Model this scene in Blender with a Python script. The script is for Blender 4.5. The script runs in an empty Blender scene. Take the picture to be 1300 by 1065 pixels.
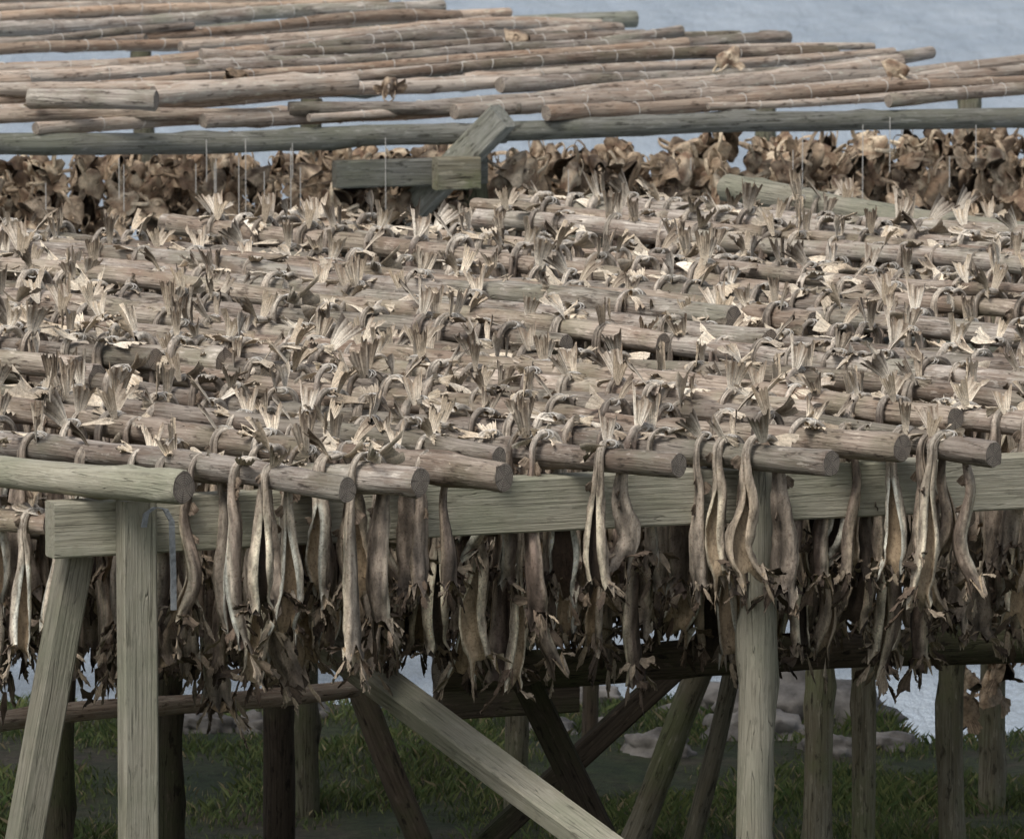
import bpy, math, random
import numpy as np
from mathutils import Vector, Matrix, noise
random.seed(23)
R=random.uniform
scene=bpy.context.scene
scene.view_settings.view_transform='Standard'
scene.view_settings.look='None'
scene.view_settings.exposure=0
COL=scene.collection

# ---------------------------------------------------------------- node helpers
def new_mat(name):
    m=bpy.data.materials.new(name); m.use_nodes=True
    nt=m.node_tree; nt.nodes.clear()
    o=nt.nodes.new('ShaderNodeOutputMaterial'); b=nt.nodes.new('ShaderNodeBsdfPrincipled')
    nt.links.new(b.outputs[0],o.inputs[0])
    return m,nt,b
def N(nt,t,**k):
    n=nt.nodes.new(t)
    for a,v in k.items(): setattr(n,a,v)
    return n
def ramp(nt,src,stops):
    r=N(nt,'ShaderNodeValToRGB'); cr=r.color_ramp
    while len(cr.elements)<len(stops): cr.elements.new(0.5)
    for e,(p,c) in zip(cr.elements,stops):
        e.position=p; e.color=(c,c,c,1) if isinstance(c,(int,float)) else (c[0],c[1],c[2],1)
    nt.links.new(src,r.inputs[0]); return r.outputs[0]
def mix(nt,f,a,b,mode='MIX'):
    m=N(nt,'ShaderNodeMix',data_type='RGBA',blend_type=mode)
    for i,v in ((0,f),(6,a),(7,b)):
        if isinstance(v,(int,float)): m.inputs[i].default_value=v
        elif isinstance(v,tuple): m.inputs[i].default_value=(v[0],v[1],v[2],1)
        else: nt.links.new(v,m.inputs[i])
    return m.outputs[2]
def noise_tex(nt,vec,scale,detail=5,rough=0.6,dist=0.0):
    n=N(nt,'ShaderNodeTexNoise'); n.inputs['Scale'].default_value=scale
    n.inputs['Detail'].default_value=detail; n.inputs['Roughness'].default_value=rough
    n.inputs['Distortion'].default_value=dist
    nt.links.new(vec,n.inputs['Vector']); return n.outputs[0]
def objvec(nt,scale=(1,1,1)):
    tc=N(nt,'ShaderNodeTexCoord'); oi=N(nt,'ShaderNodeObjectInfo')
    mu=N(nt,'ShaderNodeMath',operation='MULTIPLY'); mu.inputs[1].default_value=57.0
    nt.links.new(oi.outputs['Random'],mu.inputs[0])
    ad=N(nt,'ShaderNodeVectorMath',operation='ADD')
    nt.links.new(tc.outputs['Object'],ad.inputs[0]); nt.links.new(mu.outputs[0],ad.inputs[1])
    mp=N(nt,'ShaderNodeMapping'); mp.inputs['Scale'].default_value=scale
    nt.links.new(ad.outputs[0],mp.inputs['Vector'])
    return mp.outputs[0],ad.outputs[0],oi.outputs['Random'],tc
def bump(nt,bsdf,h,strength,dist=0.01):
    b=N(nt,'ShaderNodeBump'); b.inputs['Strength'].default_value=strength; b.inputs['Distance'].default_value=dist
    nt.links.new(h,b.inputs['Height']); nt.links.new(b.outputs[0],bsdf.inputs['Normal'])

def wood(name,light,dark,patch,green,gamt=0.5,pamt=0.5,tint2=None,fleck=0.8,crack=0.6):
    m,nt,b=new_mat(name)
    sv,ov,rnd,tc=objvec(nt,(1,1,0.03))
    st=noise_tex(nt,sv,95,6,0.65)
    c=ramp(nt,st,[(0.30,dark),(0.5,tuple((light[i]*0.65+dark[i]*0.35) for i in range(3))),(0.68,light)])
    mv=N(nt,'ShaderNodeMapping'); mv.inputs['Scale'].default_value=(1,1,0.3); nt.links.new(ov,mv.inputs['Vector'])
    p=noise_tex(nt,mv.outputs[0],8,6,0.75,0.4)
    c=mix(nt,ramp(nt,p,[(0.5-0.06*pamt,0.0),(0.60,pamt)]),c,patch)
    g=noise_tex(nt,ov,2.3,5,0.65)
    c=mix(nt,ramp(nt,g,[(0.46,0.0),(0.64,gamt)]),c,green)
    k=noise_tex(nt,mv.outputs[0],32,4,0.65)
    c=mix(nt,ramp(nt,k,[(0.58,0.0),(0.66,fleck)]),c,tuple(x*0.45 for x in dark))
    c=mix(nt,ramp(nt,k,[(0.32,fleck*.8),(0.40,0.0)]),c,tuple(min(.7,x*1.3) for x in light))
    ck=noise_tex(nt,sv,42,1,0.4)
    ckr=ramp(nt,ck,[(0.44,0.0),(0.45,1.0),(0.46,0.0)])
    c=mix(nt,ckr,c,mix(nt,crack,c,tuple(x*0.35 for x in dark)))
    br=ramp(nt,rnd,[(0.0,0.60),(0.5,0.94),(1.0,1.24)])
    c=mix(nt,1.0,c,br,'MULTIPLY')
    if tint2:
        wn=N(nt,'ShaderNodeTexWhiteNoise',noise_dimensions='1D'); nt.links.new(rnd,wn.inputs['W'])
        c=mix(nt,ramp(nt,wn.outputs[0],[(0.35,0.0),(0.95,0.8)]),c,mix(nt,1.0,c,tint2,'MULTIPLY'))
    nt.links.new(c,b.inputs['Base Color']); b.inputs['Roughness'].default_value=0.9
    b.inputs['Specular IOR Level'].default_value=0.2
    h=mix(nt,0.4,st,p); h=mix(nt,ckr,h,(0,0,0))
    bump(nt,b,h,0.9,0.016)
    return m
POLE=wood('weathered_pole',(0.55,0.49,0.42),(0.18,0.145,0.118),(0.225,0.17,0.13),(0.23,0.23,0.165),0.6,0.85,(1.02,0.92,0.83))
POLE2=wood('barked_pole',(0.62,0.525,0.43),(0.24,0.18,0.135),(0.34,0.24,0.17),(0.44,0.40,0.34),0.55,0.6,(1.07,0.92,0.79))
RAIL=wood('grey_rail',(0.33,0.325,0.285),(0.13,0.125,0.10),(0.17,0.165,0.125),(0.19,0.20,0.135),0.5,0.6)
TREAT=wood('treated_timber',(0.39,0.365,0.285),(0.23,0.212,0.16),(0.27,0.25,0.18),(0.23,0.235,0.165),0.65,0.55,None,0.4,0.5)
DARKW=wood('old_dark_wood',(0.12,0.095,0.07),(0.04,0.031,0.023),(0.07,0.053,0.036),(0.07,0.08,0.035),0.7,0.6)
MIDW=wood('mossy_post_wood',(0.25,0.23,0.17),(0.09,0.08,0.055),(0.14,0.12,0.075),(0.12,0.145,0.06),0.6,0.6)

def endgrain():
    m,nt,b=new_mat('end_grain')
    tc=N(nt,'ShaderNodeTexCoord')
    mp=N(nt,'ShaderNodeMapping'); mp.inputs['Scale'].default_value=(1,1,0); nt.links.new(tc.outputs['Object'],mp.inputs['Vector'])
    ln=N(nt,'ShaderNodeVectorMath',operation='LENGTH'); nt.links.new(mp.outputs[0],ln.inputs[0])
    nz=noise_tex(nt,tc.outputs['Object'],25,3)
    a=N(nt,'ShaderNodeMath',operation='MULTIPLY_ADD'); nt.links.new(nz,a.inputs[0]); a.inputs[1].default_value=0.012; nt.links.new(ln.outputs['Value'],a.inputs[2])
    s=N(nt,'ShaderNodeMath',operation='MULTIPLY'); nt.links.new(a.outputs[0],s.inputs[0]); s.inputs[1].default_value=700
    si=N(nt,'ShaderNodeMath',operation='SINE'); nt.links.new(s.outputs[0],si.inputs[0])
    c=ramp(nt,si.outputs[0],[(0.1,(0.22,0.18,0.14)),(0.9,(0.42,0.36,0.29))])
    blot=noise_tex(nt,tc.outputs['Object'],14,5,0.7)
    c=mix(nt,ramp(nt,blot,[(0.42,0.0),(0.65,0.6)]),c,(0.13,0.105,0.085))
    rim=ramp(nt,ln.outputs['Value'],[(0.046,0.0),(0.060,0.6)])
    c=mix(nt,rim,c,(0.12,0.095,0.075))
    g=N(nt,'ShaderNodeTexGradient',gradient_type='RADIAL'); nt.links.new(tc.outputs['Object'],g.inputs[0])
    g2=N(nt,'ShaderNodeMath',operation='MULTIPLY'); nt.links.new(g.outputs[1],g2.inputs[0]); g2.inputs[1].default_value=13
    g3=noise_tex(nt,g2.outputs[0],1.0,4,0.7)
    c=mix(nt,ramp(nt,g3,[(0.56,0.0),(0.6,0.8)]),c,(0.06,0.045,0.035))
    nt.links.new(c,b.inputs['Base Color']); b.inputs['Roughness'].default_value=0.9
    bump(nt,b,si.outputs[0],0.3,0.003)
    return m
ENDG=endgrain()

def colmat(name,rough,nscale,namt,stretch=(1,1,1),bstr=0.6,spec=0.3):
    m,nt,b=new_mat(name)
    at=N(nt,'ShaderNodeAttribute',attribute_name='Col')
    sv,ov,rnd,tc=objvec(nt,stretch)
    n1=noise_tex(nt,sv,nscale,6,0.7)
    f=ramp(nt,n1,[(0.28,1.0-namt),(0.5,1.0),(0.72,1.0+namt*0.7)])
    c=mix(nt,1.0,at.outputs['Color'],f,'MULTIPLY')
    br=ramp(nt,rnd,[(0.0,(0.62,0.59,0.56)),(0.5,(0.98,0.95,0.91)),(1.0,(1.26,1.24,1.21))])
    c=mix(nt,1.0,c,br,'MULTIPLY')
    n2=noise_tex(nt,ov,nscale*2.2,4,0.7)
    c=mix(nt,ramp(nt,n2,[(0.53,0.0),(0.65,0.65)]),c,mix(nt,1.0,c,(0.38,0.31,0.26),'MULTIPLY'))
    nt.links.new(c,b.inputs['Base Color']); b.inputs['Roughness'].default_value=rough
    b.inputs['Specular IOR Level'].default_value=spec
    bump(nt,b,n1,bstr,0.010)
    return m
SKIN=colmat('dried_fish_skin',0.6,42,0.62,(1,1,0.35),1.0,0.3)
FIN=colmat('dried_fish_fin',0.7,60,0.35,(1,1,1),0.4)
HEADM=colmat('dried_fish_head',0.55,26,0.55,(1,1,1),0.9)

def simple(name,c1,c2,scale,rough,metal=0.0):
    m,nt,b=new_mat(name); tc=N(nt,'ShaderNodeTexCoord')
    n=noise_tex(nt,tc.outputs['Object'],scale,5,0.65)
    nt.links.new(ramp(nt,n,[(0.35,c1),(0.65,c2)]),b.inputs['Base Color'])
    b.inputs['Roughness'].default_value=rough; b.inputs['Metallic'].default_value=metal
    bump(nt,b,n,0.5,0.02)
    return m
TWINE=simple('twine',(0.50,0.47,0.42),(0.68,0.65,0.59),60,0.9)
ZINC=simple('galvanised_steel',(0.20,0.21,0.215),(0.32,0.335,0.34),40,0.5,0.3)
ROCK=simple('shore_rock',(0.085,0.078,0.07),(0.27,0.25,0.225),5.5,0.95)

# ---------------------------------------------------------------- mesh builder
class MB:
    def __init__(s): s.v=[];s.f=[];s.c=[];s.m=[]
    def add(s,v,f,c,m=0):
        o=len(s.v); s.v+= [tuple(map(float,p)) for p in v]
        s.f+=[tuple(i+o for i in q) for q in f]
        if isinstance(c,tuple): s.c+=[c]*len(v)
        else: s.c+=[tuple(x) for x in c]
        s.m+=[m]*len(f)
    def mesh(s,name,mats,smooth=True):
        me=bpy.data.meshes.new(name); me.from_pydata(s.v,[],s.f)
        for m in mats: me.materials.append(m)
        me.polygons.foreach_set('material_index',s.m)
        me.polygons.foreach_set('use_smooth',[smooth]*len(s.f))
        ca=me.color_attributes.new('Col','FLOAT_COLOR','POINT')
        ca.data.foreach_set('color',np.array([(c[0],c[1],c[2],1) for c in s.c],dtype=np.float32).ravel())
        me.update(); return me
def gridf(nu,nv,closed=False):
    f=[]
    for i in range(nu-1):
        for j in range(nv if closed else nv-1):
            k=(j+1)%nv
            f.append((i*nv+j,i*nv+k,(i+1)*nv+k,(i+1)*nv+j))
    return f
def obj(name,me,parent=None,mat=None):
    o=bpy.data.objects.new(name,me); COL.objects.link(o)
    if parent: o.parent=parent
    if mat is not None: o.matrix_local=mat
    return o
def empty(name):
    e=bpy.data.objects.new(name,None); COL.objects.link(e); e.empty_display_size=0.5; return e
def align(a,b,roll=0.0):
    a=Vector(a);b=Vector(b);z=(b-a).normalized()
    up=Vector((0,0,1))
    if abs(z.z)>0.95: up=Vector((0,1,0))
    x=up.cross(z).normalized(); y=z.cross(x)
    M=Matrix((x,y,z)).transposed().to_4x4()
    return Matrix.Translation(a)@M@Matrix.Rotation(roll,4,'Z')

def pole_mesh(L,r0,r1,mat,bend=0.03,twine=False,seg=20):
    mb=MB(); n=max(6,int(L/0.10)); sd=R(0,100); ph=R(0,6.28)
    V=[]
    def centre(z):
        t=z/L
        return (bend*math.sin(math.pi*t)*math.cos(ph)+0.014*math.sin(z*2.1+sd), bend*math.sin(math.pi*t)*math.sin(ph)*0.5+0.010*math.cos(z*2.7+sd))
    c0=centre(0)
    def ring(z,k=1.0):
        r=(r0+(r1-r0)*z/L); cx,cy=centre(z); out=[]
        for j in range(seg):
            a=2*math.pi*j/seg
            nz=noise.noise(Vector((math.cos(a)*1.1+sd,math.sin(a)*1.1,z*1.7)))
            kn=max(0,noise.noise(Vector((math.cos(a)*2+sd,math.sin(a)*2+9,z*5)))-0.33)
            rr=r*k*(1+0.12*nz+0.75*kn)
            out.append((cx-c0[0]+rr*math.cos(a),cy-c0[1]+rr*math.sin(a),z))
        return out
    V+=ring(0.0,0.93)
    V+=ring(0.008,1.0)
    for i in range(1,n): V+=ring(L*i/n)
    V+=ring(L-0.008,1.0); V+=ring(L,0.93)
    nr=n+3
    mb.add(V,gridf(nr,seg,True),(1,1,1),0)
    for zz,s in ((0.0,-1),(L,1)):
        rg=ring(zz,0.93); cx,cy=centre(zz)
        vv=rg+[(cx-c0[0],cy-c0[1],zz)]
        ff=[((j+1)%seg,j,seg) if s<0 else (j,(j+1)%seg,seg) for j in range(seg)]
        mb.add(vv,ff,(1,1,1),1)
    if twine:
        z=R(0.2,0.6)
        while z<L-0.2:
            r=(r0+(r1-r0)*z/L)*1.05; cx,cy=centre(z); tv=[];sl=R(-0.5,0.5)
            for j in range(14):
                a=2*math.pi*j/14
                for k in range(4):
                    b=math.pi/2*k
                    tv.append((cx-c0[0]+(r+0.0028*math.cos(b))*math.cos(a),cy-c0[1]+(r+0.0028*math.cos(b))*math.sin(a),z+sl*r*math.cos(a)+0.0028*math.sin(b)))
            ff=[]
            for j in range(14):
                for k in range(4):
                    ff.append((j*4+k,((j+1)%14)*4+k,((j+1)%14)*4+(k+1)%4,j*4+(k+1)%4))
            mb.add(tv,ff,(1,1,1),2)
            z+=R(0.2,0.6)
    return mb.mesh('pole',[mat,ENDG,TWINE])
def pole(parent,a,b,r0,r1,mat,name='pole',**k):
    a=Vector(a);b=Vector(b)
    return obj(name,pole_mesh((b-a).length,r0,r1,mat,**k),parent,align(a,b,R(0,6.28)))
def timber(parent,a,b,w,h,mat,name='beam',roll=0.0,wob=0.004):
    a=Vector(a);b=Vector(b);L=(b-a).length; n=max(3,int(L/0.3)); c=0.008; sd=R(0,99)
    prof=[(-w/2+c,-h/2),(w/2-c,-h/2),(w/2,-h/2+c),(w/2,h/2-c),(w/2-c,h/2),(-w/2+c,h/2),(-w/2,h/2-c),(-w/2,-h/2+c)]
    V=[]
    for i in range(n+1):
        z=L*i/n; dx=wob*math.sin(z*1.7+sd); dy=wob*math.cos(z*1.3+sd)
        V+=[(x+dx,y+dy,z) for x,y in prof]
    mb=MB(); mb.add(V,gridf(n+1,8,True),(1,1,1),0)
    mb.add(V[:8],[tuple(range(7,-1,-1))],(1,1,1),0); mb.add(V[-8:],[tuple(range(8))],(1,1,1),0)
    me=mb.mesh(name,[mat],False)
    return obj(name,me,parent,align(a,b,roll))

# ---------------------------------------------------------------- fish
def catmull(K,n):
    K=[np.array(k,float) for k in K]; K=[2*K[0]-K[1]]+K+[2*K[-1]-K[-2]]
    out=[]; m=len(K)-3
    for i in range(n):
        u=i/(n-1)*m; k=min(int(u),m-1); t=u-k
        a,b,c,d=K[k:k+4]
        out.append(0.5*((2*b)+(-a+c)*t+(2*a-5*b+4*c-d)*t*t+(-a+3*b-3*c+d)*t**3))
    return np.array(out)
def fan(mb,P,D,W,ln,hw,mat,c0,c1,curl=0.03,root=0.22,fork=0.25,zig=0.006):
    P=np.array(P);D=np.array(D)/np.linalg.norm(D);W=np.array(W);W=W-D*W.dot(D);W/=np.linalg.norm(W);Nn=np.cross(D,W)
    nu,nv=6,13; V=[];C=[]; sd=R(0,50); cs=R(-1,1)*curl*1.2
    edge=[R(0.84,1.06) for _ in range(nv)]
    for i in range(nu):
        t=i/(nu-1)
        for j in range(nv):
            u=j/(nv-1)*2-1
            l=ln*t*(1-fork*(1-abs(u)))*(edge[j] if t>.7 else 1) if t>0 else 0
            w=hw*(root+(1-root)*t**0.8)*u
            nn=(zig if j%2 else -zig)*t+curl*t*t+cs*u*abs(u)*t*1.5+0.014*noise.noise(Vector((u*1.5+sd,t*2,0)))*t
            V.append(P+D*l+W*w+Nn*nn)
            k=min(1,max(0,t*1.1-0.25+0.8*noise.noise(Vector((u*5+sd,t*.8,3)))))
            st=0.74 if j%2 else 1.15
            C.append(tuple((c0[q]*(1-k)+c1[q]*k)*st for q in range(3)))
    mb.add(V,gridf(nu,nv),C,mat)
def fish_body(mb,K,beta,twist,wmul,slit,back,belly,inner):
    n=40; P=catmull(K,n); T=np.gradient(P,axis=0); T/=np.linalg.norm(T,axis=1)[:,None]
    sl=np.cumsum(np.r_[0,np.linalg.norm(np.diff(P,axis=0),axis=1)]); s=sl/sl[-1]
    bl=R(.88,1.12)
    w=np.interp(s,[0,.12,.25,.4,.55,.72,.88,.95,1],[.014,.018,.023,.033*bl,.045*bl,.056*bl,.057,.048,.055])*wmul
    d=w*np.interp(s,[0,.3,.7,1],[.72,.62,.52,.6])
    V=[];C=[];MO=19;MI=9; sd=R(0,99); shift=[R(-0.055,0.055) for _ in range(MO)]
    for i in range(n):
        t=T[i]; A=np.array([1.0,0,0]); A=A-t*A.dot(t); A/=np.linalg.norm(A); B=np.cross(t,A)
        an=beta+twist*s[i]; ca,sa=math.cos(an),math.sin(an)
        A2=A*ca+B*sa; B2=-A*sa+B*ca
        phi=0.03+slit*max(0,(s[i]-0.42)/0.58)**0.7
        def pt(a,k):
            wr=1+0.17*noise.noise(Vector((math.cos(a)*1.4+sd,math.sin(a)*1.4,s[i]*7)))+0.15*noise.noise(Vector((math.cos(a)*4+sd,math.sin(a)*4,s[i]*12)))+0.06*noise.noise(Vector((math.cos(a)*7+sd,math.sin(a)*7,s[i]*30)))
            return P[i]+A2*(w[i]*k*wr*math.sin(a))+B2*(-d[i]*k*wr*math.cos(a))
        for j in range(MO):
            a=phi+(2*math.pi-2*phi)*j/(MO-1)
            p=pt(a,1.0)
            if i==n-1: p=p+t*shift[j]+ (p-P[i])*0.3
            V.append(p)
            e=abs(j-(MO-1)/2)/((MO-1)/2)
            k=min(1,max(0,(e-0.45)/0.4))
            kk=k*min(1,max(0.2,s[i]*2.2-0.2))
            c=[back[q]*(1-kk)+belly[q]*kk for q in range(3)]
            if e<0.1: c=[x*0.58 for x in c]
            if abs(e-.28)<.07: c=[x*1.25 for x in c]
            if e>0.88 and s[i]>0.42: c=[min(.8,x*1.35) for x in belly]
            f=max(0,1-s[i]/.24)
            c=[c[q]*(1-.8*f)+(0.62,0.58,0.50)[q]*.8*f for q in range(3)]
            m2=min(1.3,max(.5,.95+1.0*noise.noise(Vector((math.cos(a)*2+sd,math.sin(a)*2,s[i]*8)))))
            dk=0.75 if s[i]>0.9 else 1.0
            C.append(tuple(x*dk*m2 for x in c))
        for j in range(MI):
            a=(2*math.pi-phi*1.25)-(2*math.pi-2.5*phi)*j/(MI-1)
            kf=0.78 if i<n-1 else 0.97
            p=pt(a,kf)
            if i==n-1: p=p+t*shift[int((MI-1-j)*(MO-1)/(MI-1))]+(p-P[i])*0.3
            V.append(p); C.append(inner)
    M=MO+MI
    mb.add(V,gridf(n,M,True),C,0)
    for q in range(random.randint(7,11)):
        j=random.randrange(MO); i=random.choice([n-1,n-1,n-1,n-3]); p=V[i*M+j]; dr=(p-P[i]); dr/= (np.linalg.norm(dr)+1e-6)
        D=dr*R(0.2,0.9)+T[-1]*R(0.3,1.1)+np.array([R(-.4,.4),R(-.4,.4),0])
        c=random.choice([(0.58,0.49,0.37),(0.22,0.165,0.12),(0.36,0.285,0.21),(0.12,0.09,0.065),(0.48,0.40,0.30)])
        fan(mb,p-dr*0.012,D,np.cross(D,T[-1]+np.array([.1,.2,.3])),R(.03,.08),R(.005,.018),1,c,tuple(x*0.6 for x in c),R(-.02,.02),0.5,-0.8,0.004)
    for q in range(3):
        i=random.randrange(13,30); j=(MO-1)//2 if q!=1 else 2
        p=V[i*M+j]; dr=(p-P[i]); dr/=np.linalg.norm(dr)
        fan(mb,p-dr*0.006,dr+T[i]*R(0.9,1.8),T[i],R(.02,.04),R(.015,.035),1,(0.30,0.24,0.18),(0.16,0.12,0.09),R(-.01,.01),0.7,-0.3,0.003)
def fish_pair():
    mb=MB()
    for sg in (1,-1):
        x0=R(-0.02,0.02)+sg*0.014; L=R(0.45,0.66)
        K=[(x0+R(-.02,.02),-sg*0.03,0.064+R(0,.012)),(x0,sg*0.026,0.071),(x0,sg*0.066,0.032),(x0,sg*0.074,-0.05),
           (x0+R(-.02,.02),sg*(0.074+R(-.01,.02)),-0.18),(x0+R(-.03,.03),sg*(0.08+R(-.02,.03)),-0.18-(L-.18)*0.55),(x0+R(-.05,.05),sg*(0.085+R(-.03,.05)),-L)]
        g=R(0.85,1.15)
        back=random.choice([(0.29,0.24,0.195),(0.36,0.305,0.25),(0.20,0.16,0.13),(0.42,0.365,0.30),(0.155,0.12,0.098),(0.26,0.21,0.17)])
        back=tuple(x*g for x in back)
        belly=random.choice([(0.62,0.54,0.42),(0.50,0.42,0.32),(0.70,0.64,0.52)])
        inner=random.choice([(0.34,0.26,0.17),(0.08,0.055,0.04),(0.46,0.37,0.26),(0.06,0.045,0.033)])
        fish_body(mb,K,R(0,6.28),R(-1.6,1.6),R(0.85,1.16),R(0.2,1.3),back,belly,inner)
        upright=R(0,1)<0.38
        if upright:
            D=(R(-.6,.6),-sg*R(0.0,.5),R(0.9,1.3)); Wd=(R(-1,1),R(-1,1),R(-.2,.2)); ln=R(.12,.165)
            c1=random.choice([(0.20,0.15,0.105),(0.30,0.23,0.165),(0.14,0.10,0.07),(0.50,0.41,0.30)])
        else:
            D=(random.choice((-1,1))*R(.6,1.2),-sg*R(-.2,.8),R(-0.12,0.3)); Wd=(R(-.3,.3),1,R(-.5,.5)); ln=R(.11,.165)
            c1=random.choice([(0.52,0.43,0.32),(0.70,0.62,0.50),(0.72,0.65,0.53),(0.34,0.27,0.20)])
        c0=random.choice([(0.80,0.72,0.59),(0.70,0.61,0.48),(0.84,0.78,0.67)])
        fan(mb,np.array(K[0])-np.array((0,0,0.012)),D,Wd,ln,R(0.026,0.05),1,c0,c1,R(-.05,.05),0.25,R(.1,.5),0.006)
        if R(0,1)<0.5:
            D=(R(-1.2,1.2),sg*R(-1,1),R(-0.2,0.2))
            fan(mb,np.array(K[1])+np.array((0,0,.004)),D,(R(-1,1),R(-.5,.5),R(-1,1)),R(.06,.10),R(.012,.028),1,(0.76,0.68,0.55),(0.58,0.49,0.37),R(-.03,.03),0.35,0.1,0.004)
    for q in range(3):
        V=[];rr=0.019+0.002*q; y0=R(-.010,.010)
        for j in range(12):
            a=2*math.pi*j/12
            for k in range(4):
                b=math.pi/2*k; r2=rr+0.0022*math.cos(b)
                V.append((r2*math.cos(a)*1.4,y0+0.0022*math.sin(b)+0.01*math.sin(a+q),0.07+r2*math.sin(a)*0.8))
        ff=[(j*4+k,((j+1)%12)*4+k,((j+1)%12)*4+(k+1)%4,j*4+(k+1)%4) for j in range(12) for k in range(4)]
        mb.add(V,ff,(0.6,0.57,0.5),2)
    return mb.mesh('stockfish_pair',[SKIN,FIN,TWINE])
PAIRS=[fish_pair() for _ in range(36)]

def fish_head():
    mb=MB(); sd=R(0,99)
    base=random.choice([(0.20,0.13,0.085),(0.27,0.19,0.125),(0.12,0.083,0.056),(0.31,0.23,0.155)])
    lite=random.choice([(0.54,0.43,0.31),(0.42,0.32,0.22),(0.64,0.54,0.40)])
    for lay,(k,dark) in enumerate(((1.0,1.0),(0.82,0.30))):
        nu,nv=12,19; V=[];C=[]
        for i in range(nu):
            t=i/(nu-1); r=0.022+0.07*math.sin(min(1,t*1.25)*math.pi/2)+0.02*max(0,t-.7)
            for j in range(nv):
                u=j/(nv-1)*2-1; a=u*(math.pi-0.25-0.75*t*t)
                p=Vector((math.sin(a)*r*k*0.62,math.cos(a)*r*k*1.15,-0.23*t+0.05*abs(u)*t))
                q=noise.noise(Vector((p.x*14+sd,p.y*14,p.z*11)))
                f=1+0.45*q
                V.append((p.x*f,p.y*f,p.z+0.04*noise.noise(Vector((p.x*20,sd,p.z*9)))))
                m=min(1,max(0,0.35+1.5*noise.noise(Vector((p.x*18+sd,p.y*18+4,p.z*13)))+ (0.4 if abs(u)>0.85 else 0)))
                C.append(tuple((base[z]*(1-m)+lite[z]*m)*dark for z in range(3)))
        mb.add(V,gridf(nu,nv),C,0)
    for sx in (-1,1):
        V=[];C=[]
        for i in range(3):
            for j in range(10):
                a=2*math.pi*j/10; r=[0.024,0.015,0.003][i]
                V.append((sx*(0.05-0.012*i+ (0.008 if i==0 else 0)),0.03+r*math.cos(a),-0.09+r*math.sin(a))); C.append([lite,(0.05,0.035,0.025),(0.02,0.015,0.01)][i])
        mb.add(V,gridf(3,10,True),C,0)
        fan(mb,(sx*.04,-.01,-.15),(sx*R(.4,1),R(-1,.6),-R(.2,1)),(R(-.3,.3),1,R(-.6,.6)),R(.08,.13),R(.03,.055),0,base,lite,R(-.03,.04),0.5,-.3,0.005)
    K=[(-.05,-.03,-.09),(-.045,-.09,-.03),(0,-.125+R(-.02,.02),.01),(.045,-.09,-.03),(.05,-.03,-.09)]
    P=catmull(K,12); V=[]
    for i in range(12):
        for j in range(6):
            a=2*math.pi*j/6; V.append(P[i]+np.array((0.004*math.cos(a),0.012*math.sin(a)*0.6,0.013*math.sin(a))))
    mb.add(V,gridf(12,6,True),lite,0)
    return mb.mesh('fish_head',[HEADM])
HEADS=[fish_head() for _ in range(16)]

# ---------------------------------------------------------------- rack frame: n along the beams, t along the poles
OX,OY=-1.304,39.75
def W(n,t,z): return (OX+.934*n+.746*t, OY+.357*n-.666*t, z)
rack=empty('fish_drying_rack')
fish=empty('hanging_stockfish')
ZR=2.60
def in_region(x,y,m=1.2): return abs(x)<0.0508*y+m
nf=0
def hang_pairs(a,b,r,s0,s1,step=0.19,prob=1.0,front=0.0):
    global nf
    a=Vector(a);b=Vector(b);d=b-a;L=d.length;d.normalize();hd=math.atan2(d.y,d.x)
    s=s0
    while s<L-s1:
        p=a+d*s
        if in_region(p.x,p.y) and R(0,1)<prob:
            M=Matrix.Translation((p.x,p.y,p.z-(.055-r)*.9))@Matrix.Rotation(hd+R(-.2,.2)+(math.pi if R(0,1)<.5 else 0),4,'Z')@Matrix.Rotation(R(-.05,.05),4,'X')
            k=R(0.84,1.10)
            M=M@Matrix.Diagonal((k,k,k*R(.90,1.08),1))
            obj('fish_pair',random.choice(PAIRS),fish,M); nf+=1
        s+=(.16 if s<front else step)*R(0.55,1.45)
fronts=[(0,0,.068,0.0),(.489,.26,.054,-.01),(.872,.167,.060,.0),(1.223,.175,.060,.0),(2.08,.05,.052,.0),
        (2.69,.12,.055,-.01),(3.20,-.116,.060,.01),(3.42,.105,.055,-.01),(3.91,-.68,.055,.05)]
n=4.35
while n<11.7:
    fronts.append((n,R(-.25,.2),R(.050,.062),R(-.01,.02))); n+=R(.46,.74)
extra=[(1.70,-.45,.046,.01),(3.48,-.91,.055,.07)]
for idx,(n,te,r,dz) in enumerate(fronts+extra):
    j1=-4.7+R(-.5,.6); tilt=R(-.06,.06)
    segs=[(te,j1-.3,0),(j1+.3,-11.1+R(-.6,.6),1)]
    for (ta,tb,k) in segs:
        off=R(-.07,.07) if k else 0.0
        z=ZR+dz+(R(0.0,.06) if k else 0)
        ra=r if k==0 else R(.048,.064)
        rb=ra*R(.74,.94)
        if k and R(0,1)<.45: ra,rb=rb,ra
        a=W(n+off,ta,z); b=W(n+off+tilt+R(-.17,.17),tb,z+R(-.02,.03))
        pole(rack,a,b,ra,rb,TREAT if (idx==0 and k==0) else POLE,bend=0.05)
        if idx==0 and k==0:
            hang_pairs(a,b,ra,1.15,.1,0.22,1)
        else:
            hang_pairs(a,b,(ra+rb)/2,R(.22,.42) if k==0 else R(.2,.45),.15,0.235,0.95,front=(.9 if k==0 and idx<13 else 0))
pole(rack,(1.105,51.4,2.68),(4.6,45.9,2.66),.072,.066,TREAT,bend=.01)
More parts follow.
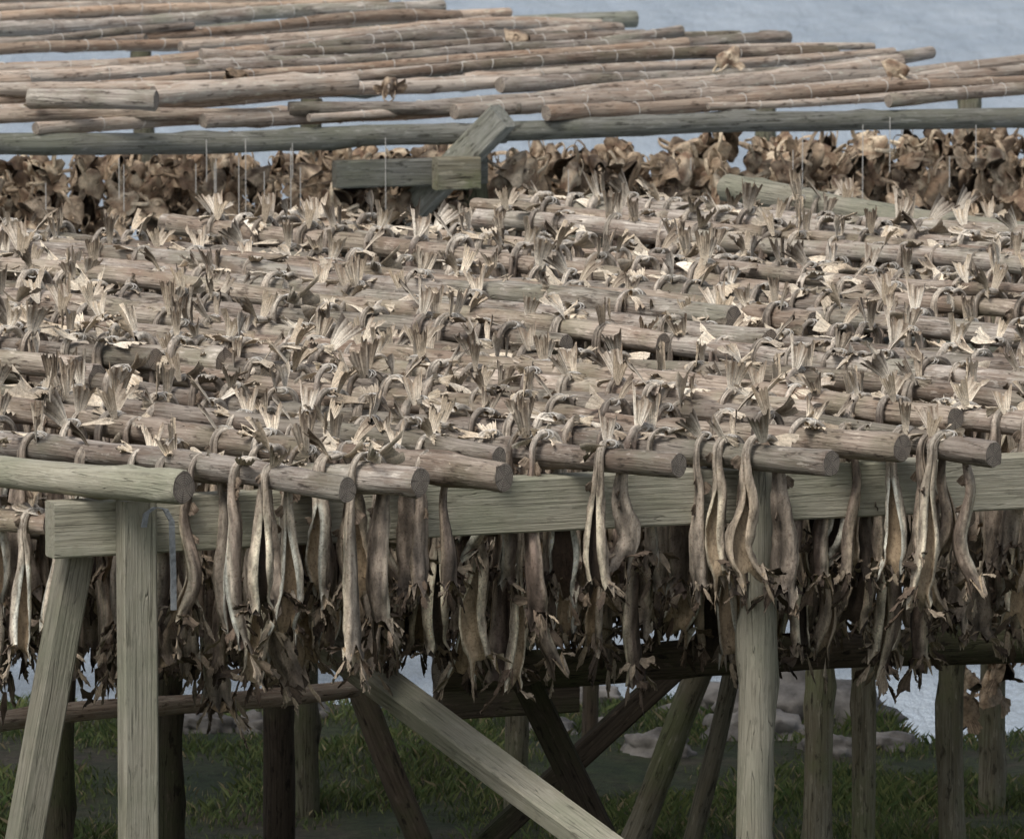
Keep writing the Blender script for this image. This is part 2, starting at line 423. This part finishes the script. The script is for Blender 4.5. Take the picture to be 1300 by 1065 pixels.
for (n,ta,tb,r,z) in ((5.97,-4.4,-9.4,.060,2.72),(2.43,-3.8,-8.0,.052,2.69),(5.72,-3.88,-8.5,.048,2.68),(8.0,-2.0,-7.6,.045,2.69),(9.7,-5.5,-10.8,.045,2.68)):
    a=W(n,ta,z);b=W(n+R(.1,.3),tb,z); pole(rack,a,b,r,r*.75,POLE,bend=.02)
    hang_pairs(a,b,r*.9,.6,.2,.7,1)
ZB=ZR-.10
timber(rack,W(-.11,-.6,ZB-.112),W(5.6,-.6,ZB-.10),.12,.225,TREAT,'front_beam')
timber(rack,W(5.61,-.6,ZB-.10),W(12.4,-.6,ZB-.10),.12,.225,TREAT,'front_beam')
for t in (-5.1,-10.6):
    timber(rack,W(-.3,t,ZR-.17),W(12.4,t,ZR-.17),.12,.2,RAIL,'cross_beam')
hb=math.atan2(.357,.934)
def sqpost(n,t,z0,z1,w,d,mt,nm):
    p=W(n,t,0); o=timber(rack,(0,0,0),(0,0,z1-z0),w,d,mt,nm)
    o.matrix_local=Matrix.Translation((p[0],p[1],z0))@Matrix.Rotation(hb,4,'Z'); return o
sqpost(.164,-.478,-.1,ZB+.004,.145,.10,TREAT,'post')
pole(rack,W(2.84,-.445,-.1),W(2.84,-.445,ZR-.065),.078,.072,TREAT,'post',bend=.01)
pole(rack,W(5.6,-.445,-.1),W(5.6,-.445,ZR-.07),.078,.072,TREAT,'post',bend=.01)
timber(rack,W(-.32,-.78,-.1),W(.12,-.76,ZB-.24),.12,.13,TREAT,'brace',roll=.4)
def ext(a,b,k0,k1):
    a=Vector(a);b=Vector(b);d=b-a; return a-d*k0,b+d*k1
A,B=ext((-.919,42,1.76),(-.096,41,1.306),.6,2.8); timber(rack,A,B,.15,.09,TREAT,'diagonal_brace',roll=.2)
A,B=ext((0,43,1.486),(.235,43,1.0),1.4,2.1); timber(rack,A,B,.16,.12,DARKW,'diagonal_brace')
A,B=ext((.70,45,1.08),(.28,45,.69),2.0,1.8); timber(rack,A,B,.14,.10,DARKW,'diagonal_brace')
A,B=ext((.90,47,.79),(.734,47,.385),3.5,1.1); pole(rack,A,B,.07,.065,MIDW,'leaning_post')
A,B=ext((1.006,46,.916),(.916,46,.54),4.0,1.6); pole(rack,A,B,.042,.042,MIDW,'leaning_post')
A,B=ext((-.716,47,.733),(-.57,47,.385),3.2,1.2); pole(rack,A,B,.06,.06,DARKW,'leaning_post')
timber(rack,(-.33,45,.98),(.29,45.3,.97),.08,.19,DARKW,'board')
for u,y,r,mt in ((350,46,.075,DARKW),(386,48,.065,MIDW),(212,45,.06,DARKW),(66,45.5,.065,DARKW),(1041,44.5,.065,MIDW),(1100,46,.055,MIDW),
                 (1217,44,.06,MIDW),(1268,48,.065,MIDW),(748,50,.04,DARKW),(985,51,.045,MIDW),(655,48,.06,MIDW),(1400,46,.07,MIDW),(-90,46,.07,MIDW),(560,51,.045,DARKW)):
    x=(u-650)/12800*y
    pole(rack,(x,y,-.1),(x+R(-.05,.05),y,2.42),r,r*.9,mt,'post',bend=.02)
pole(rack,(-.32,42.84,1.41),(7.5,45.83,1.39),.082,.075,DARKW,'low_rail',bend=.02)
pole(rack,(-3.8,42.5,1.1),(-.70,45.5,.97),.048,.042,POLE2,'low_rail',bend=.02)
for n in np.arange(-.45,5.4,.31):
    n=float(n)+R(-.1,.1); t0=-.95+R(-.15,.1)-(.5 if n<-.15 else 0); dz=R(-.10,.07)
    a=W(n,t0,ZR-.29+dz); b=W(n,t0-2.4,ZR-.29+dz)
    pole(rack,a,b,.045,.04,POLE,bend=.01,name='lower_pole')
    hang_pairs(a,b,.045,R(.05,.15),.1,.23,.94)
# steel strap on the corner post
mb=MB(); V=[]
prof=[(-.03,2.40),(-.02,2.455),(.02,2.48),(.06,2.47),(.088,2.42),(.094,2.2),(.095,2.06)]
for s,z in prof:
    for dt in (0.0,0.006):
        for ww in (-.012,.012):
            V.append(W(.164+s+ww*0.9,-.400+dt,z))
f=[]
for i in range(len(prof)-1):
    o=i*4; q=o+4
    f+=[(o,q,q+1,o+1),(o+2,o+3,q+3,q+2),(o,o+2,q+2,q),(o+1,q+1,q+3,o+3)]
mb.add(V,f,(1,1,1),0); obj('steel_strap',mb.mesh('steel_strap',[ZINC],False),rack)

# ---------------------------------------------------------------- second rack with heads
rack2=empty('fish_head_drying_rack')
hd=empty('hanging_fish_heads')
def rl(s,off=0,z=2.5): return (-2.82+.9587*s-.2844*off, 55.56+.2844*s+.9587*off, z)
pole(rack2,rl(-3.6,0,2.5),rl(2.9,0,2.5),.058,.060,RAIL,'front_rail',bend=.01)
pole(rack2,rl(2.8,0.02,2.515),rl(9.5,0.02,2.53),.057,.056,RAIL,'front_rail',bend=.01)
for off in (3.5,7.5):
    pole(rack2,rl(-4,off,2.50),rl(6,off,2.50),.06,.055,RAIL,'rail',bend=.0)
for s in (-2.5,2.75,6.9):
    for off in (0.12,3.5,7.5):
        pole(rack2,rl(s,off,-2.0),rl(s,off,2.42),.07,.065,MIDW,'post')
def Q(m,tau,z): return (.61*m+.793*tau,-.793*m+.61*tau,z)
m=-54.6
while m<-42.3:
    s=(m+45.78)/.3593
    if s>-3.0:
        px,py,_=rl(s); t0=.793*px+.61*py-R(.08,.3)
    else:
        y=(.61*-5.7-m)/.793; t0=.793*-5.7+.61*y
    t1=38.5+R(-.5,.35)
    if t1-t0>.6:
        t=t0
        while t<t1-.6:
            L=min(R(3.6,6.0),t1-t)
            if t1-(t+L)<1.5: L=t1-t
            ra=R(.034,.052); rb=ra*R(.5,.85)
            if R(0,1)<.3: ra,rb=rb,ra
            z=2.595+R(0,.06); d=R(-.18,.18)
            pole(rack2,Q(m,t,z),Q(m+d,t+L,z+R(-.02,.03)),ra,rb,POLE2 if R(0,1)<.65 else POLE,bend=.07,twine=True,seg=12)
            t+=L-.35
    m+=R(.19,.40)
pole(rack2,(-2.68,55.75,2.76),(-1.97,55.55,2.76),.058,.055,POLE,'loose_pole',bend=.0)
pole(rack2,(-1.99,55.75,2.78),(-.88,56.5,2.77),.052,.062,POLE2,'loose_pole',bend=.0)
pole(rack2,(-3.6,56.3,2.74),(-1.2,56.9,2.75),.045,.035,POLE2,'loose_pole',bend=.02)
pole(rack2,(-1.25,56.25,2.66),(.05,56.5,2.66),.042,.035,POLE,'loose_pole',bend=.02)
pole(rack2,(-3.3,55.72,2.64),(-1.3,56.2,2.64),.042,.035,POLE,'loose_pole',bend=.02)
timber(rack2,rl(1.9,-.02,2.31),rl(2.78,-.02,2.31),.10,.15,RAIL,'bracket_beam')
timber(rack2,rl(2.45,-.14,2.31),rl(2.70,-.14,2.31),.12,.18,MIDW,'bracket_block')
timber(rack2,(-.60,56.45,2.03),(-.05,56.14,2.63),.12,.16,RAIL,'strut')
timber(rack2,(-1.5,56.9,.9),(-.61,56.47,2.02),.12,.17,DARKW,'strut')
cnt=0
for off in (.2,.45,.8,1.2):
    s=-2.2
    while s<8.4:
        z=2.38-R(0,.08)
        while z>1.66:
            p=rl(s+R(-.07,.07),off+R(-.1,.1),z+R(-.04,.04))
            M=Matrix.Translation(p)@Matrix.Rotation(R(0,6.28),4,'Z')@Matrix.Rotation(R(-1.0,1.0),4,'X')@Matrix.Rotation(R(-.8,.8),4,'Y')
            k=R(.6,1.0); M=M@Matrix.Diagonal((k,k,k,1))
            obj('fish_head',random.choice(HEADS),hd,M); cnt+=1
            z-=R(.10,.17)
        s+=R(.12,.21)
for i in range(12):
    x=R(1.95,2.8); y=R(46.2,48.0); z=2.3
    while z>R(.6,.9):
        M=Matrix.Translation((x+R(-.06,.06),y+R(-.1,.1),z))@Matrix.Rotation(R(0,6.28),4,'Z')@Matrix.Rotation(R(-.8,.8),4,'X')@Matrix.Scale(R(.5,.8),4)
        obj('fish_head',random.choice(HEADS),hd,M); z-=R(.09,.14)
for (x,y) in ((-2.6,56.1),(.1,60.4),(-.7,57.0),(-1.5,57.6),(2.3,58.2),(1.2,58.9)):
    M=Matrix.Translation((x,y,2.72))@Matrix.Rotation(R(0,6.28),4,'Z')@Matrix.Rotation(1.4,4,'X')@Matrix.Scale(.7,4)
    obj('fish_head',random.choice(HEADS),hd,M)
mb=MB()
for i in range(34):
    s=R(-1.5,8); p2=Vector(rl(s,-.075,0)); z1=R(1.9,2.3); z0=R(2.3,2.55)
    V=[]
    for z in (z0,z1):
        for k in range(4):
            a=math.pi/2*k; V.append((p2.x+.0024*math.cos(a),p2.y+.0024*math.sin(a),z))
    mb.add(V,gridf(2,4,True),(1,1,1),0)
obj('twine_strings',mb.mesh('twine_strings',[TWINE]),hd)

# ---------------------------------------------------------------- ground, water
def sm(a,b,v):
    t=min(1,max(0,(v-a)/(b-a))); return t*t*(3-2*t)
def hgt(x,y):
    base=0.08*noise.noise(Vector((x*.35,y*.35,0)))+.05*noise.noise(Vector((x*1.3,y*1.3,3)))
    w=.8*noise.noise(Vector((x*.45,2,0)))-1.3*sm(1.6,2.1,x)*sm(5,3.5,x)
    return base-2.2*sm(51.5+w,54.2+w,y)
xs=np.concatenate([np.linspace(-160,-10,30)[:-1],np.linspace(-10,10,120),np.linspace(10,160,30)[1:]])
ys=np.concatenate([np.linspace(-120,42,30)[:-1],np.linspace(42,62,120),np.linspace(62,4000,20)[1:]])
V=[(float(x),float(y),hgt(float(x),float(y))) for y in ys for x in xs]
mb=MB(); mb.add(V,gridf(len(ys),len(xs)),(1,1,1),0)
m,nt,b=new_mat('grassy_ground')
geo=N(nt,'ShaderNodeNewGeometry'); n1=noise_tex(nt,geo.outputs['Position'],1.1,6,.7); n2=noise_tex(nt,geo.outputs['Position'],11,6,.75)
c=ramp(nt,n1,[(.38,(.035,.055,.018)),(.5,(.06,.072,.03)),(.62,(.09,.075,.048))])
c=mix(nt,.85,c,ramp(nt,n2,[(.3,.25),(.7,1.4)]),'MULTIPLY')
sep=N(nt,'ShaderNodeSeparateXYZ'); nt.links.new(geo.outputs['Position'],sep.inputs[0])
mr=N(nt,'ShaderNodeMapRange'); mr.inputs[1].default_value=-.12; mr.inputs[2].default_value=-.45; nt.links.new(sep.outputs[2],mr.inputs[0])
c=mix(nt,mr.outputs[0],c,ramp(nt,n2,[(.3,(.08,.07,.06)),(.7,(.24,.22,.19))]))
nt.links.new(c,b.inputs['Base Color']); b.inputs['Roughness'].default_value=.95; bump(nt,b,n2,1.0,.08)
obj('ground',mb.mesh('ground',[m]))
mb=MB(); S=8000
mb.add([(-S,-S,-.8),(S,-S,-.8),(S,S,-.8),(-S,S,-.8)],[(0,1,2,3)],(1,1,1),0)
m,nt,b=new_mat('sea_water')
geo=N(nt,'ShaderNodeNewGeometry'); mp=N(nt,'ShaderNodeMapping'); mp.inputs['Scale'].default_value=(1.6,.35,1); nt.links.new(geo.outputs['Position'],mp.inputs['Vector'])
n1=noise_tex(nt,mp.outputs[0],1.4,7,.65); n2=noise_tex(nt,mp.outputs[0],.9,5,.65)
c=ramp(nt,n2,[(.36,(.30,.36,.425)),(.64,(.42,.48,.54))])
nt.links.new(c,b.inputs['Base Color']); b.inputs['Roughness'].default_value=.2; b.inputs['IOR'].default_value=1.33
bump(nt,b,n1,.9,.35)
obj('sea',mb.mesh('sea',[m]))
mb=MB()
import bmesh
def rock(x,y,s):
    bm=bmesh.new(); bmesh.ops.create_icosphere(bm,subdivisions=4,radius=1)
    sd=R(0,99); sx,sy,sz=s*R(.8,1.5),s*R(.8,1.2),s*R(.45,.8); z0=hgt(x,y); vs=[]
    for v in bm.verts:
        d=v.co.normalized(); k=1+.35*noise.noise(d*1.3+Vector((sd,0,0)))+.18*noise.noise(d*3.5+Vector((0,sd,0)))+.08*noise.noise(d*8+Vector((0,sd,0)))
        q=[round(c*2.6)/2.6*.35+c*.65 for c in d]
        vs.append((x+q[0]*k*sx,y+q[1]*k*sy,z0+q[2]*k*sz))
    mb.add(vs,[tuple(v.index for v in f.verts) for f in bm.faces],(1,1,1),0); bm.free()
for i in range(70): rock(R(-7,7),R(50.3,52.2),R(.04,.16))
for (x,y,s) in ((1.42,50.8,.34),(1.22,50.2,.20),(.72,49.6,.15),(1.0,50.9,.24),(1.9,50.1,.14),(-1.1,51,.2),(1.6,49.8,.12)): rock(x,y,s)
for i in range(8): rock(R(-8,8),R(66,74),R(.5,.9))
obj('shore_rocks',mb.mesh('shore_rocks',[ROCK],True))
rg=np.random.default_rng(3)
nb=140000
x=rg.uniform(-5.2,5.2,nb); y=rg.uniform(44,51.7,nb)
dens=np.array([noise.noise(Vector((a*.9,b_*.9,7)))+.6*noise.noise(Vector((a*3,b_*3,1))) for a,b_ in zip(x,y)])
keep=dens+rg.uniform(-.3,.3,nb)>-.12
x=x[keep];y=y[keep];dens=dens[keep];nb=len(x)
z=np.array([hgt(a,b_) for a,b_ in zip(x,y)])
hh=rg.uniform(.02,.06,nb)*(1+np.maximum(dens,-.5)*1.2); an=rg.uniform(0,6.28,nb); w=rg.uniform(.002,.0045,nb)
lx=rg.normal(0,.5,nb)*hh; ly=rg.normal(0,.5,nb)*hh
co=np.zeros((nb,4,3))
co[:,0]=np.c_[x-w*np.cos(an),y-w*np.sin(an),z-.01]; co[:,1]=np.c_[x+w*np.cos(an),y+w*np.sin(an),z-.01]
co[:,2]=np.c_[x+lx*.4+w*.7*np.cos(an),y+ly*.4+w*.7*np.sin(an),z+hh*.6]; co[:,3]=np.c_[x+lx,y+ly,z+hh]
g=rg.uniform(0,1,nb)[:,None]; colr=np.array([.045,.085,.018])*(1-g)+np.array([.13,.15,.045])*g
colr[rg.uniform(0,1,nb)<.08]=(.24,.20,.11)
me=bpy.data.meshes.new('grass')
i0=np.arange(nb)*4
F=np.concatenate([np.c_[i0,i0+1,i0+2],np.c_[i0,i0+2,i0+3]])
me.from_pydata(co.reshape(-1,3).tolist(),[],F.tolist())
ca=me.color_attributes.new('Col','FLOAT_COLOR','POINT')
ca.data.foreach_set('color',np.c_[np.repeat(colr,4,axis=0),np.ones(nb*4)].astype(np.float32).ravel())
m,nt,b=new_mat('grass_blades'); at=N(nt,'ShaderNodeAttribute',attribute_name='Col')
nt.links.new(at.outputs['Color'],b.inputs['Base Color']); b.inputs['Roughness'].default_value=.7
me.materials.append(m); obj('grass',me)

# ---------------------------------------------------------------- light
el=math.radians(55); rot=math.radians(215)
wd=bpy.data.worlds.new('World'); scene.world=wd; wd.use_nodes=True; nt=wd.node_tree; nt.nodes.clear()
o=N(nt,'ShaderNodeOutputWorld'); bg=N(nt,'ShaderNodeBackground'); sk=N(nt,'ShaderNodeTexSky',sky_type='NISHITA')
sk.sun_disc=False; sk.sun_elevation=el; sk.sun_rotation=rot; sk.dust_density=3.0; sk.air_density=1.0; sk.altitude=0
hs=N(nt,'ShaderNodeHueSaturation'); hs.inputs['Saturation'].default_value=.5
nt.links.new(sk.outputs[0],hs.inputs['Color']); nt.links.new(hs.outputs[0],bg.inputs[0]); bg.inputs[1].default_value=.15
nt.links.new(bg.outputs[0],o.inputs[0])
ld=bpy.data.lights.new('sun','SUN'); ld.energy=2.0; ld.angle=math.radians(20); ld.color=(1,.97,.93)
lo=obj('sun',ld); dv=Vector((math.sin(rot)*math.cos(el),math.cos(rot)*math.cos(el),math.sin(el)))
lo.rotation_euler=dv.to_track_quat('Z','Y').to_euler()

cd=bpy.data.cameras.new('camera'); cam=obj('camera',cd)
cam.location=(0,0,7.6); cam.rotation_euler=(math.radians(90-6.783),0,0)
cd.sensor_width=36; cd.lens=354.5; cd.clip_start=1; cd.clip_end=14000
cd.dof.use_dof=True; cd.dof.focus_distance=42.5; cd.dof.aperture_fstop=11
scene.camera=cam
print('PAIRS',nf,'HEADS',cnt,'POLES',len(fronts))
